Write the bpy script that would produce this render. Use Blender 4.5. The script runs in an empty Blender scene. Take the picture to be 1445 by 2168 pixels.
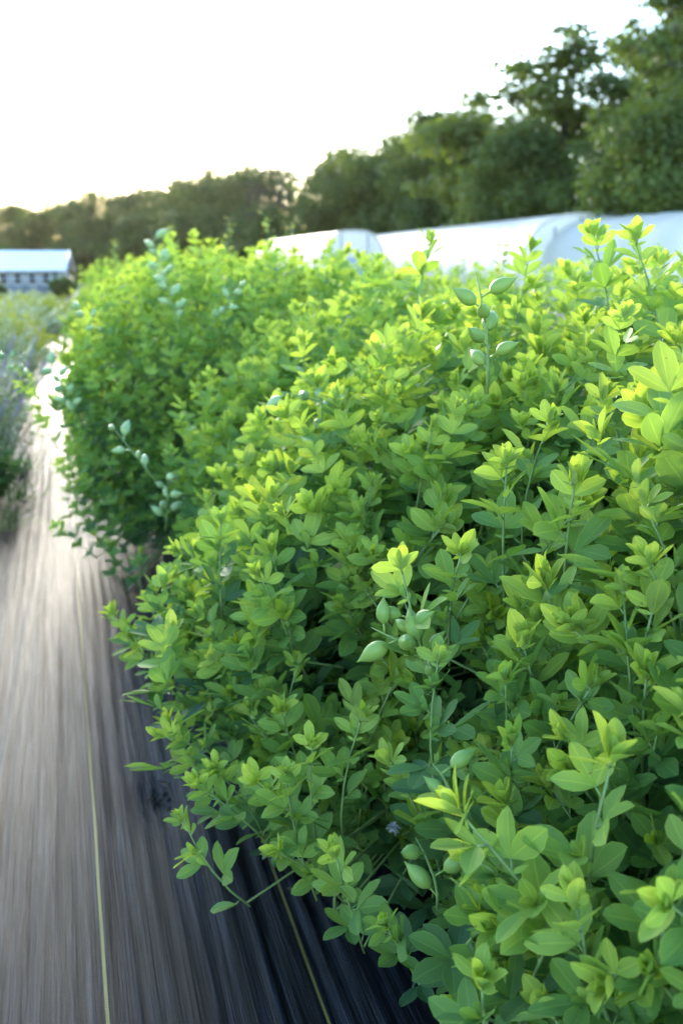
import bpy, math, random
import numpy as np
from mathutils import Vector, Matrix, noise

R = math.radians
SC = bpy.context.scene
COL = SC.collection
random.seed(7)
RNG = np.random.default_rng(7)

# ------------------------------------------------------------------ camera
CAM_H = 1.064
PITCH, YAW = R(13.97), R(15.57)
FPX = 35.0 / 36.0 * 2168.0
cam_d = bpy.data.cameras.new('camera')
cam_d.lens = 35.0
cam_d.sensor_fit = 'VERTICAL'
cam_d.sensor_height = 36.0
cam_d.sensor_width = 24.0
cam_d.clip_start = 0.05
cam_d.clip_end = 2000.0
cam_d.dof.use_dof = True
cam_d.dof.focus_distance = 1.12
cam_d.dof.aperture_fstop = 5.4
cam = bpy.data.objects.new('camera', cam_d)
COL.objects.link(cam)
cam.location = (0, 0, CAM_H)
cam.rotation_euler = (R(90) - PITCH, 0, -YAW)
SC.camera = cam
F_ = np.array([math.sin(YAW) * math.cos(PITCH), math.cos(YAW) * math.cos(PITCH), -math.sin(PITCH)])
R_ = np.array([math.cos(YAW), -math.sin(YAW), 0.0])
U_ = np.array([math.sin(YAW) * math.sin(PITCH), math.cos(YAW) * math.sin(PITCH), math.cos(PITCH)])
CAMP = np.array([0.0, 0.0, CAM_H])


def at(px, py, d):
    """world point seen at photograph pixel (px, py), d metres along the optical axis"""
    return CAMP + d * (F_ + (px - 722.5) / FPX * R_ + (1084 - py) / FPX * U_)


# ------------------------------------------------------------------ sky, sun, exposure
SUN_EL, SUN_AZ = R(10.0), R(4.0)          # azimuth measured from +Y towards +X
W = bpy.data.worlds.new('World')
SC.world = W
W.use_nodes = True
wn = W.node_tree
wn.nodes.clear()
sky = wn.nodes.new('ShaderNodeTexSky')
sky.sky_type = 'NISHITA'
sky.sun_disc = False
sky.sun_elevation = SUN_EL
sky.sun_rotation = SUN_AZ
sky.altitude = 200
sky.air_density = 1.0
sky.dust_density = 0.45
sky.ozone_density = 2.5
bg = wn.nodes.new('ShaderNodeBackground')
bg.inputs['Strength'].default_value = 0.15
wo = wn.nodes.new('ShaderNodeOutputWorld')
wn.links.new(sky.outputs[0], bg.inputs['Color'])
wn.links.new(bg.outputs[0], wo.inputs['Surface'])

sun_d = bpy.data.lights.new('sun', 'SUN')
sun_d.energy = 1.45
sun_d.angle = R(20)
sun_d.color = (1.0, 0.91, 0.76)
sun = bpy.data.objects.new('sun', sun_d)
COL.objects.link(sun)
sdir = Vector((math.sin(SUN_AZ) * math.cos(SUN_EL), math.cos(SUN_AZ) * math.cos(SUN_EL), math.sin(SUN_EL)))
sun.rotation_euler = sdir.to_track_quat('Z', 'Y').to_euler()
sun.location = (0, 0, 30)

SC.view_settings.view_transform = 'Standard'
SC.view_settings.look = 'None'
SC.view_settings.gamma = 1.0
SC.view_settings.exposure = 2.92
SC.render.engine = 'CYCLES'
SC.cycles.use_denoising = True
SC.cycles.max_bounces = 8
SC.cycles.transparent_max_bounces = 8
SC.cycles.sample_clamp_indirect = 6.0


# ------------------------------------------------------------------ material helpers
def new_mat(name):
    m = bpy.data.materials.new(name)
    m.use_nodes = True
    nt = m.node_tree
    nt.nodes.clear()
    out = nt.nodes.new('ShaderNodeOutputMaterial')
    return m, nt, out


class NT:
    def __init__(s, nt):
        s.nt = nt

    def n(s, typ, props=None, **ins):
        nd = s.nt.nodes.new(typ)
        for k, v in (props or {}).items():
            setattr(nd, k, v)
        for k, v in ins.items():
            key = int(k[1:]) if k[0] == 'i' and k[1:].isdigit() else k.replace('_', ' ')
            s.put(nd, key, v)
        return nd

    def put(s, nd, key, v):
        sock = nd.inputs[key]
        if isinstance(v, bpy.types.NodeSocket):
            s.nt.links.new(v, sock)
        elif isinstance(v, bpy.types.Node):
            s.nt.links.new(v.outputs[0], sock)
        else:
            if hasattr(sock, 'default_value'):
                if isinstance(v, (tuple, list)) and len(v) == 3 and len(sock.default_value) == 4:
                    v = (*v, 1.0)
                sock.default_value = v

    def math(s, op, a, b=0.0, c=0.0):
        return s.n('ShaderNodeMath', {'operation': op}, i0=a, i1=b, i2=c).outputs[0]

    def mix(s, fac, a, b, blend='MIX'):
        nd = s.nt.nodes.new('ShaderNodeMix')
        nd.data_type = 'RGBA'
        nd.blend_type = blend
        s.put(nd, 0, fac)
        s.put(nd, 6, a)
        s.put(nd, 7, b)
        return nd.outputs[2]

    def ramp(s, fac, stops, interp='LINEAR'):
        nd = s.nt.nodes.new('ShaderNodeValToRGB')
        nd.color_ramp.interpolation = interp
        e = nd.color_ramp.elements
        while len(e) < len(stops):
            e.new(0.5)
        for el, (p, c) in zip(e, stops):
            el.position = p
            el.color = (*c, 1.0) if len(c) == 3 else c
        s.put(nd, 0, fac)
        return nd.outputs[0]


def leaf_material(name, stops, trans=0.42, rough=0.58, spec=0.28, veins=True, back=(0.16, 0.27, 0.14), tr_gain=(1.5, 1.4, 0.6)):
    m, nt, out = new_mat(name)
    g = NT(nt)
    age = g.n('ShaderNodeAttribute', {'attribute_name': 'age'}).outputs['Fac']
    rnd = g.n('ShaderNodeAttribute', {'attribute_name': 'rnd'}).outputs['Fac']
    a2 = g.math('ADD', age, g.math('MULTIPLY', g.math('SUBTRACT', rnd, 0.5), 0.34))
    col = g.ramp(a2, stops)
    tc = g.n('ShaderNodeTexCoord')
    nz = g.n('ShaderNodeTexNoise', Vector=tc.outputs['Object'], Scale=55.0, Detail=3.0)
    col = g.mix(g.math('MULTIPLY', nz.outputs[0], 0.35), col, g.mix(1.0, col, (1.35, 1.25, 1.1), 'MULTIPLY'))
    bump_h = None
    if veins:
        uv = g.n('ShaderNodeSeparateXYZ', Vector=g.n('ShaderNodeUVMap').outputs[0])
        du = g.math('ABSOLUTE', g.math('SUBTRACT', uv.outputs[0], 0.5))
        mid = g.n('ShaderNodeMapRange', Value=du, From_Min=0.012, From_Max=0.045, To_Min=1.0, To_Max=0.0).outputs[0]
        rim = g.n('ShaderNodeMapRange', Value=du, From_Min=0.455, From_Max=0.492, To_Min=0.0, To_Max=1.0).outputs[0]
        vv = g.math('SINE', g.math('MULTIPLY', g.math('SUBTRACT', uv.outputs[1], g.math('MULTIPLY', du, 0.75)), 62.0))
        vein = g.n('ShaderNodeMapRange', Value=vv, From_Min=0.82, From_Max=1.0, To_Min=0.0, To_Max=1.0).outputs[0]
        light = g.mix(1.0, col, (1.9, 1.6, 1.3), 'MULTIPLY')
        col = g.mix(g.math('MULTIPLY', mid, 0.55), col, light)
        col = g.mix(g.math('MULTIPLY', rim, 0.8), col, light)
        col = g.mix(g.math('MULTIPLY', vein, 0.24), col, light)
        bump_h = g.math('ADD', g.math('MULTIPLY', mid, -0.8), g.math('MULTIPLY', vein, -0.25))
    if veins:                                # small brown specks
        sp = g.n('ShaderNodeTexNoise', Vector=tc.outputs['Object'], Scale=170.0, Detail=1.0)
        sm = g.n('ShaderNodeMapRange', Value=sp.outputs[0], From_Min=0.74, From_Max=0.79, To_Min=0.0, To_Max=0.75).outputs[0]
        col = g.mix(sm, col, (0.16, 0.13, 0.05))
    geo = g.n('ShaderNodeNewGeometry')
    colb = g.mix(0.45, col, back)
    colf = g.mix(geo.outputs['Backfacing'], col, colb)
    pr = g.n('ShaderNodeBsdfPrincipled', Base_Color=colf, Roughness=rough)
    pr.inputs['Specular IOR Level'].default_value = spec
    if bump_h is not None:
        b = g.n('ShaderNodeBump', Strength=0.25, Distance=0.001, Height=bump_h)
        nt.links.new(b.outputs[0], pr.inputs['Normal'])
    tcol = g.mix(1.0, col, tr_gain, 'MULTIPLY')
    tr = g.n('ShaderNodeBsdfTranslucent', Color=tcol)
    mx = g.n('ShaderNodeMixShader', i0=trans)
    nt.links.new(pr.outputs[0], mx.inputs[1])
    nt.links.new(tr.outputs[0], mx.inputs[2])
    nt.links.new(mx.outputs[0], out.inputs[0])
    return m


def simple_mat(name, col, rough=0.6, spec=0.4, var=0.25, scale=8.0, bump=0.0, metallic=0.0, coords='Object', stretch=(1, 1, 1), col2=None):
    m, nt, out = new_mat(name)
    g = NT(nt)
    tc = g.n('ShaderNodeTexCoord')
    mp = g.n('ShaderNodeMapping', Vector=tc.outputs[coords], Scale=stretch)
    nz = g.n('ShaderNodeTexNoise', Vector=mp, Scale=scale, Detail=5.0, Roughness=0.6)
    c2 = col2 or tuple(c * (1 - var) for c in col)
    cc = g.ramp(nz.outputs[0], [(0.3, c2), (0.7, tuple(min(1, c * (1 + var * 0.4)) for c in col))])
    pr = g.n('ShaderNodeBsdfPrincipled', Base_Color=cc, Roughness=rough, Metallic=metallic)
    pr.inputs['Specular IOR Level'].default_value = spec
    if bump:
        b = g.n('ShaderNodeBump', Strength=bump, Distance=0.01, Height=nz.outputs[0])
        nt.links.new(b.outputs[0], pr.inputs['Normal'])
    nt.links.new(pr.outputs[0], out.inputs[0])
    return m


M = {}
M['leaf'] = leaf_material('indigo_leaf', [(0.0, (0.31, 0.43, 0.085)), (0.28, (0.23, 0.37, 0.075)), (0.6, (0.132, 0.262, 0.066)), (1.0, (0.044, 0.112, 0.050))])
M['tip'] = leaf_material('young_leaf', [(0.0, (0.35, 0.45, 0.075)), (1.0, (0.23, 0.39, 0.08))], trans=0.45)
M['stem'] = simple_mat('green_stem', (0.20, 0.30, 0.10), 0.5, 0.4, 0.3, 30)
M['woody'] = simple_mat('brown_stem', (0.11, 0.13, 0.05), 0.7, 0.3, 0.4, 30)
M['pod'] = leaf_material('seed_pod', [(0.0, (0.25, 0.37, 0.08)), (1.0, (0.18, 0.31, 0.08))], trans=0.12, rough=0.42, spec=0.35, veins=False, back=(.24, .36, .12), tr_gain=(1.2, 1.2, 0.6))
M['pod_pale'] = leaf_material('pale_pod', [(0.0, (0.36, 0.49, 0.22)), (1.0, (0.27, 0.41, 0.18))], trans=0.10, rough=0.42, spec=0.4, veins=False, back=(.36, .48, .26), tr_gain=(1.2, 1.2, 0.6))
M['dry'] = simple_mat('dry_brown', (0.20, 0.14, 0.09), 0.8, 0.2, 0.4, 60)


# ------------------------------------------------------------------ mesh helpers
class MB:
    """collects vertices / faces / uv / age / rnd and links them as one mesh object"""

    def __init__(s):
        s.v, s.f, s.uv, s.age, s.rnd, s.n = [], [], [], [], [], 0

    def add(s, v, f, uv=None, age=0.5, rnd=0.5):
        v = np.asarray(v, float)
        k = len(v)
        s.v.append(v)
        s.f.extend([tuple(i + s.n for i in q) for q in f])
        s.uv.append(np.zeros((k, 2)) if uv is None else np.asarray(uv, float))
        s.age.append(np.full(k, age) if np.isscalar(age) else np.asarray(age, float))
        s.rnd.append(np.full(k, rnd) if np.isscalar(rnd) else np.asarray(rnd, float))
        s.n += k

    def box(s, lo, hi):
        x0, y0, z0 = lo
        x1, y1, z1 = hi
        v = [(x0, y0, z0), (x1, y0, z0), (x1, y1, z0), (x0, y1, z0), (x0, y0, z1), (x1, y0, z1), (x1, y1, z1), (x0, y1, z1)]
        s.add(v, [(3, 2, 1, 0), (4, 5, 6, 7), (0, 1, 5, 4), (1, 2, 6, 5), (2, 3, 7, 6), (3, 0, 4, 7)])

    def tube(s, pts, rad, seg=5, age=0.5, rnd=0.5, cap=True):
        pts = [np.asarray(p, float) for p in pts]
        n = len(pts)
        rad = [rad] * n if np.isscalar(rad) else rad
        v = []
        ref = np.array([0.31, 0.17, 0.93])
        for i, p in enumerate(pts):
            t = pts[min(i + 1, n - 1)] - pts[max(i - 1, 0)]
            t = t / (np.linalg.norm(t) + 1e-9)
            r0 = ref if abs(t @ ref) < 0.9 else np.array([1.0, 0, 0])
            a = np.cross(t, r0)
            a /= np.linalg.norm(a) + 1e-9
            b = np.cross(t, a)
            for k in range(seg):
                an = 2 * math.pi * k / seg
                v.append(p + rad[i] * (math.cos(an) * a + math.sin(an) * b))
        f = []
        for i in range(n - 1):
            for k in range(seg):
                k2 = (k + 1) % seg
                f.append((i * seg + k, i * seg + k2, (i + 1) * seg + k2, (i + 1) * seg + k))
        if cap:
            f.append(tuple(range(seg - 1, -1, -1)))
            f.append(tuple((n - 1) * seg + k for k in range(seg)))
        s.add(v, f, age=age, rnd=rnd)

    def arrays(s):
        return (np.concatenate(s.v), s.f, np.concatenate(s.uv), np.concatenate(s.age), np.concatenate(s.rnd))

    def mesh(s, name, mat, smooth=True):
        return mesh_from(name, *s.arrays(), mat, smooth)

    def build(s, name, mat, parent=None, smooth=True):
        return link(name, s.mesh(name, mat, smooth), parent)


def mesh_from(name, v, f, uv, age, rnd, mat, smooth=True):
    me = bpy.data.meshes.new(name)
    me.vertices.add(len(v))
    me.vertices.foreach_set('co', np.ascontiguousarray(v, np.float32).ravel())
    if isinstance(f, np.ndarray):
        li = f.ravel().astype(np.int32)
        tot = np.full(len(f), f.shape[1], np.int32)
    else:
        li = np.fromiter((i for q in f for i in q), np.int32)
        tot = np.fromiter((len(q) for q in f), np.int32)
    me.loops.add(len(li))
    me.loops.foreach_set('vertex_index', li)
    me.polygons.add(len(tot))
    st = np.concatenate([[0], np.cumsum(tot)[:-1]]).astype(np.int32)
    me.polygons.foreach_set('loop_start', st)
    me.polygons.foreach_set('loop_total', tot)
    if smooth:
        me.polygons.foreach_set('use_smooth', np.ones(len(tot), bool))
    u = me.uv_layers.new(name='UVMap')
    u.data.foreach_set('uv', np.ascontiguousarray(uv[li], np.float32).ravel())
    for nm, arr in (('age', age), ('rnd', rnd)):
        at_ = me.attributes.new(nm, 'FLOAT', 'POINT')
        at_.data.foreach_set('value', np.ascontiguousarray(arr, np.float32))
    me.materials.append(mat)
    me.update(calc_edges=True)
    return me


def link(name, me, parent=None):
    o = bpy.data.objects.new(name, me)
    COL.objects.link(o)
    if parent is not None:
        o.parent = parent
    return o


def thing(name, label, cat, loc=(0, 0, 0), rz=0.0, group=None):
    o = bpy.data.objects.new(name, None)
    o.empty_display_size = 0.1
    COL.objects.link(o)
    o.location = loc
    o.rotation_euler = (0, 0, rz)
    tag(o, label, cat, group)
    return o


def tag(o, label=None, cat=None, group=None, kind=None):
    for k, v in (('label', label), ('category', cat), ('group', group), ('kind', kind)):
        if v:
            o[k] = v
    return o


def copy_tree(o, parent=None):
    c = o.copy()
    COL.objects.link(c)
    if parent is not None:
        c.parent = parent
    for ch in list(o.children):
        copy_tree(ch, c)
    return c


def frame(d, up=(0, 0, 1), spin=0.0):
    """3x3 with columns x, y, z where y points along d and z is as near to up as possible"""
    d = np.asarray(d, float)
    d = d / np.linalg.norm(d)
    up = np.asarray(up, float)
    x = np.cross(d, up)
    if np.linalg.norm(x) < 1e-4:
        x = np.cross(d, (0.3, 0.9, 0.1))
    x /= np.linalg.norm(x)
    z = np.cross(x, d)
    if spin:
        c, s_ = math.cos(spin), math.sin(spin)
        x, z = c * x + s_ * z, -s_ * x + c * z
    return np.column_stack([x, d, z])


def norm(v):
    v = np.asarray(v, float)
    return v / (np.linalg.norm(v) + 1e-9)


# ------------------------------------------------------------------ terrain
def gz(y):
    t = min(max((y - 14.0) / 60.0, 0.0), 1.0)
    return -1.35 * t * t * (3 - 2 * t)


def build_ground():
    ys = np.concatenate([np.arange(-6, 20, 1.0), np.arange(20, 90, 4.0), np.array([90, 140, 250, 500, 1200])])
    xs = np.array([-900, -300, -120, -60, -30, -15, -8, -4, 0, 4, 8, 15, 30, 60, 120, 300, 900], float)
    v, f = [], []
    for y in ys:
        for x in xs:
            v.append((x, y, gz(y) - 0.03))
    nx = len(xs)
    for j in range(len(ys) - 1):
        for i in range(nx - 1):
            a = j * nx + i
            f.append((a, a + 1, a + nx + 1, a + nx))
    m, nt, out = new_mat('field_soil')
    g = NT(nt)
    tc = g.n('ShaderNodeTexCoord')
    n1 = g.n('ShaderNodeTexNoise', Vector=tc.outputs['Object'], Scale=0.35, Detail=6.0)
    n2 = g.n('ShaderNodeTexNoise', Vector=tc.outputs['Object'], Scale=9.0, Detail=6.0)
    c = g.ramp(n1.outputs[0], [(0.38, (0.16, 0.12, 0.08)), (0.52, (0.09, 0.12, 0.04)), (0.7, (0.06, 0.11, 0.03))])
    c = g.mix(n2.outputs[0], c, g.mix(1.0, c, (0.5, 0.5, 0.5), 'MULTIPLY'))
    pr = g.n('ShaderNodeBsdfPrincipled', Base_Color=c, Roughness=0.9)
    b = g.n('ShaderNodeBump', Strength=0.6, Distance=0.05, Height=n2.outputs[0])
    nt.links.new(b.outputs[0], pr.inputs['Normal'])
    nt.links.new(pr.outputs[0], out.inputs[0])
    mb = MB()
    mb.add(v, f)
    o = mb.build('ground', m)
    tag(o, 'soil and short grass of the field under and around the planting beds', 'ground', kind='structure')


def build_fabric():
    xs = np.concatenate([np.arange(-2.2, -.8, .0125), np.arange(-.8, .8, .006), np.arange(.8, 3.6, .0125)])
    ys = np.concatenate([np.arange(-0.3, 6.0, 0.05), np.arange(6.0, 16.01, 0.25)])
    nx, ny = len(xs), len(ys)
    X, Y = np.meshgrid(xs, ys)
    rng = np.random.default_rng(3)
    Z = np.zeros_like(X)
    for k in range(34):                       # long wrinkles that run with the row
        wl = rng.uniform(0.03, 0.15)
        ang = rng.normal(0, 0.018)
        ph = rng.uniform(0, 6.28)
        env = 0.5 + 0.5 * np.sin(Y * rng.uniform(0.6, 3.2) + X * rng.uniform(-3, 3) + rng.uniform(0, 6.28))
        Z += 0.0046 * wl * env ** 1.5 * np.sin(2 * np.pi * (X + ang * Y) / wl + ph + 0.4 * np.sin(Y * rng.uniform(.5, 2)))
    for k in range(40):                       # fine creases
        wl = rng.uniform(0.022, 0.05)
        env = np.clip(np.sin(Y * rng.uniform(0.5, 4.0) + X * rng.uniform(-12, 12) + rng.uniform(0, 6.28)), 0, 1)
        Z += 0.013 * wl * env * np.sin(2 * np.pi * (X + rng.normal(0, .012) * Y) / wl + rng.uniform(0, 6.28))
    for k in range(10):                       # broad sags
        Z += 0.004 * np.sin(X * rng.uniform(2, 7) + Y * rng.uniform(-2.0, 2.0) + rng.uniform(0, 6.28))
    # slack hump beside the shrubs, with a dip at an old planting hole
    Z += 0.018 * np.exp(-((X - 0.20) / 0.06) ** 2) * np.exp(-((Y - 1.95) / 0.55) ** 2)
    Z -= 0.020 * np.exp(-((X - 0.135) / 0.05) ** 2) * np.exp(-((Y - 1.85) / 0.10) ** 2)
    GZ = np.vectorize(gz)(Y)
    V = np.stack([X, Y, Z + GZ + 0.004], -1).reshape(-1, 3)
    ii, jj = np.meshgrid(np.arange(nx - 1), np.arange(ny - 1))
    a = (jj * nx + ii).ravel()
    Fq = np.stack([a, a + 1, a + nx + 1, a + nx], -1)
    m, nt, out = new_mat('woven_ground_fabric')
    g = NT(nt)
    tc = g.n('ShaderNodeTexCoord')
    sx = g.n('ShaderNodeSeparateXYZ', Vector=tc.outputs['Object'])
    mp = g.n('ShaderNodeMapping', Vector=tc.outputs['Object'], Scale=(1, 0.035, 1))
    st = g.n('ShaderNodeTexNoise', Vector=g.n('ShaderNodeMapping', Vector=tc.outputs['Object'], Scale=(1, 0.016, 1)), Scale=230.0, Detail=3.0, Roughness=0.65)
    st2 = g.n('ShaderNodeTexNoise', Vector=mp, Scale=22.0, Detail=4.0, Roughness=0.6)
    dust = g.n('ShaderNodeTexNoise', Vector=tc.outputs['Object'], Scale=3.0, Detail=6.0, Roughness=0.65)
    grit = g.n('ShaderNodeTexNoise', Vector=tc.outputs['Object'], Scale=260.0, Detail=2.0)
    base = g.ramp(st.outputs[0], [(0.42, (0.002, 0.002, 0.003)), (0.5, (0.006, 0.006, 0.008)), (0.58, (0.016, 0.019, 0.028))])
    dm = g.n('ShaderNodeMapRange', Value=dust.outputs[0], From_Min=0.45, From_Max=0.8, To_Min=0.0, To_Max=0.28).outputs[0]
    st3 = g.n('ShaderNodeTexNoise', Vector=g.n('ShaderNodeMapping', Vector=tc.outputs['Object'], Scale=(1, 0.02, 1)), Scale=75.0, Detail=2.0)
    base = g.mix(1.0, base, g.ramp(st3.outputs[0], [(0.40, (0.25, 0.25, 0.27)), (0.58, (1.25, 1.25, 1.25))]), 'MULTIPLY')
    base = g.mix(dm, base, (0.017, 0.020, 0.028))
    gm = g.n('ShaderNodeMapRange', Value=grit.outputs[0], From_Min=0.72, From_Max=0.8, To_Min=0.0, To_Max=0.3).outputs[0]
    base = g.mix(gm, base, (0.16, 0.14, 0.12))
    # yellow marker threads every 12 inches
    wob = g.math('MULTIPLY', g.math('SUBTRACT', g.n('ShaderNodeTexNoise', Vector=g.n('ShaderNodeCombineXYZ', Y=sx.outputs[1]), Scale=1.2).outputs[0], 0.5), 0.012)
    xx = g.math('ADD', g.math('ADD', sx.outputs[0], wob), 0.1525 - 0.003 + 0.305 * 20)
    md = g.math('SUBTRACT', g.math('MODULO', xx, 0.305), 0.1525)
    ln = g.math('LESS_THAN', g.math('ABSOLUTE', md), 0.0025)
    tw = g.math('SINE', g.math('ADD', g.math('MULTIPLY', sx.outputs[1], 1500.0), g.math('MULTIPLY', md, 900.0)))
    twm = g.n('ShaderNodeMapRange', Value=tw, From_Min=-0.5, From_Max=0.6, To_Min=0.35, To_Max=1.0).outputs[0]
    base = g.mix(g.math('MULTIPLY', ln, twm), base, (0.46, 0.36, 0.11))
    rr = g.n('ShaderNodeMapRange', Value=st.outputs[0], From_Min=0.3, From_Max=0.7, To_Min=0.44, To_Max=0.30).outputs[0]
    pr = g.n('ShaderNodeBsdfPrincipled', Base_Color=base, Roughness=rr)
    pr.inputs['Specular IOR Level'].default_value = 0.13
    pr.inputs['Specular Tint'].default_value = (0.74, 0.84, 1.0, 1.0)
    wv = g.math('MULTIPLY', g.math('SINE', g.math('MULTIPLY', sx.outputs[0], 2200.0)), g.math('SINE', g.math('MULTIPLY', sx.outputs[1], 1500.0)))
    hh = g.math('ADD', g.math('ADD', g.math('MULTIPLY', st.outputs[0], 1.1), g.math('ADD', g.math('MULTIPLY', st2.outputs[0], 0.8), g.math('MULTIPLY', st3.outputs[0], 1.2))), g.math('MULTIPLY', wv, 0.16))
    b = g.n('ShaderNodeBump', Strength=0.6, Distance=0.004, Height=hh)
    nt.links.new(b.outputs[0], pr.inputs['Normal'])
    nt.links.new(pr.outputs[0], out.inputs[0])
    o = link('fabric_path', mesh_from('fabric_path', V, Fq, np.zeros((len(V), 2)), np.zeros(len(V)), np.zeros(len(V)), m))
    tag(o, 'black woven weed barrier fabric with thin yellow marker lines between beds', 'weed fabric', kind='structure')


# ------------------------------------------------------------------ leaves and shoots
def leaflet(L, Wd, fold, curl, nu=4, nv=6, a=0.95, b=0.60, wave=0.0, ph=0.0):
    """base at the origin, along +y, normal +z"""
    v, uv = [], []
    pk = a / (a + b)
    nrm = pk ** a * (1 - pk) ** b
    for j in range(nv + 1):
        t = j / nv
        t = 0.5 - 0.5 * math.cos(math.pi * t) if nv > 3 else t
        w = 0.5 * Wd * (t ** a * (1 - t) ** b / nrm)
        w = max(w, 0.0006 if t < 0.5 else 0.0002)
        for i in range(nu + 1):
            u = i / nu * 2 - 1
            x = u * w
            z = fold * abs(x) ** 1.0 - curl * L * t * t + wave * L * math.sin(7 * t + ph + 2 * u) * abs(u) * 0.5
            v.append((x, t * L * (1 - 0.15 * abs(curl) * t), z))
            uv.append((i / nu, t))
    f = []
    for j in range(nv):
        for i in range(nu):
            p = j * (nu + 1) + i
            f.append((p, p + 1, p + nu + 2, p + nu + 1))
    return np.array(v), f, np.array(uv)


def place(mb, lf, M3, p, age, rnd):
    v, f, uv = lf
    mb.add(v @ M3.T + p, f, uv, age, rnd)


TIPV = {}


def make_shoot(seed, hi, age0, small=1.0):
    """one leafy shoot along +z, base at the origin; returns arrays for leaves, stem, tip"""
    rg = random.Random(seed)
    nu, nv = (4, 6) if hi else (2, 3)
    Ls = rg.uniform(0.15, 0.21) * small
    bend = np.array([rg.uniform(-.25, .25), rg.uniform(-.25, .25), 0]) * Ls
    path = lambda t: np.array([0, 0, t * Ls]) + bend * t * t
    stem, leaves, tip = MB(), MB(), MB()
    stem.tube([path(t) for t in (0, .25, .5, .75, 1)], [.0019, .0018, .0016, .0013, .0009], 5 if hi else 3)
    nodes = rg.choice([6, 6, 7])
    az = rg.uniform(0, 6.28)
    for k in range(nodes):
        t = 0.12 + 0.84 * (k / (nodes - 1)) ** 0.72
        s = 1 - 0.42 * (k / (nodes - 1)) ** 2
        az += 2.4 + rg.uniform(-.3, .3)
        open_ = R(66) - R(38) * (k / (nodes - 1)) + rg.uniform(-.2, .2)
        d = np.array([math.cos(az) * math.sin(open_), math.sin(az) * math.sin(open_), math.cos(open_)])
        p0 = path(t)
        p1 = p0 + d * 0.012 * s
        stem.tube([p0, p1], [.0010, .0009], 4 if hi else 3)
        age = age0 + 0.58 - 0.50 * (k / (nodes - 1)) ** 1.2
        rn = rg.random()
        Lc = rg.uniform(0.043, 0.058) * s * small
        lup = np.array([0, 0, 1.0]) if open_ < 1.5 else np.array([0, 0, 1.0])
        base = frame(d, lup)
        for q, (sp, ls) in enumerate(((0, 1.0), (rg.uniform(.85, 1.15), .93), (-rg.uniform(.85, 1.15), .93))):
            dd = base @ np.array([math.sin(sp), math.cos(sp), 0.12 * abs(sp) + rg.uniform(-.12, .16)])
            dd[2] -= rg.uniform(-.25, .12) * (1 - k / nodes)
            nrm_ = base @ np.array([-0.25 * sp, 0, 1.0])
            M3 = frame(dd, nrm_, rg.uniform(-.28, .28))
            L = Lc * ls * rg.uniform(.88, 1.08)
            lf = leaflet(L, L * rg.uniform(.42, .52), rg.uniform(.08, .40), rg.uniform(-.12, .20), nu, nv, rg.uniform(.92, 1.12), rg.uniform(.66, .84), rg.uniform(0, .05), rg.uniform(0, 6))
            place(leaves, lf, M3, p1, age + rg.uniform(-.06, .06), rn * .7 + rg.random() * .3)
        if rg.random() < 0.6:                # stipules
            for sgn in (-1, 1):
                dd = base @ np.array([sgn * .8, .4, -.2])
                lf = leaflet(0.013 * small, 0.004, .3, .1, 2, 3, .6, .8)
                place(leaves, lf, frame(dd, base[:, 2]), p0, age, rn)
        if rg.random() < 0.30 and 0 < k < nodes - 1:  # small axillary tuft
            q0 = p0 + d * .004
            ax = norm(d * .6 + np.array([0, 0, 1.0]))
            for q in range(3):
                an = q * 2.1 + rg.random()
                dd = norm(ax + 0.5 * np.array([math.cos(an), math.sin(an), 0]))
                L = rg.uniform(.016, .026) * small
                place(leaves, leaflet(L, L * .45, .5, .0, nu, nv), frame(dd, ax), q0, age0 + .18, rg.random())
    # young tip: upright folded leaflets
    pt = path(1.0)
    ax = norm(path(1.0) - path(0.8))
    B = frame(ax, (1, 0, 0))
    n_t = rg.choice([5, 6, 7])
    for k in range(n_t):
        an = k * 2.4 + rg.random()
        o_ = rg.uniform(.25, .95) * (0.4 + 0.6 * k / n_t)
        dd = B @ np.array([math.cos(an) * math.sin(o_), math.cos(o_), math.sin(an) * math.sin(o_)])
        nr = -(B @ np.array([math.cos(an), -.1, math.sin(an)]))
        L = rg.uniform(.018, .026) * (0.8 + .85 * k / n_t) * small
        lf = leaflet(L, L * rg.uniform(.36, .50), rg.uniform(.25, .7), rg.uniform(-.1, .15), nu, nv, .85, .7)
        place(tip, lf, frame(dd, nr), pt - ax * .010 * k / n_t, 0.2 + age0 * .5 + rg.uniform(-.2, .3), rg.random())
    TIPV[seed - 100] = path(1.0) + ax * 0.028 * small
    return leaves, stem, tip


N_SH = 12
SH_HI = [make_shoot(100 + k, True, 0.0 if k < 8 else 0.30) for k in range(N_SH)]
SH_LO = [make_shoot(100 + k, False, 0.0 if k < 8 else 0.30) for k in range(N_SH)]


def shoot_meshes(lib, suffix):
    out = []
    for lv, st, tp in lib:
        out.append((st.mesh('leafy_shoot', M['stem']), lv.mesh('leaves', M['leaf']), tp.mesh('young_tip', M['tip'])))
    return out


ME_HI = shoot_meshes(SH_HI, 'hi')
ME_LO = shoot_meshes(SH_LO, 'lo')
ARR = {}
for nm, lib in (('hi', SH_HI), ('lo', SH_LO)):
    for k, (lv, st, tp) in enumerate(lib):
        for part, mb in (('leaf', lv), ('stem', st), ('tip', tp)):
            v, f, uv, ag, rn = mb.arrays()
            fq = [q for q in f if len(q) == 4]
            ARR[nm, k, part] = (v, np.array(fq, np.int64), uv, ag, rn)


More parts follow.
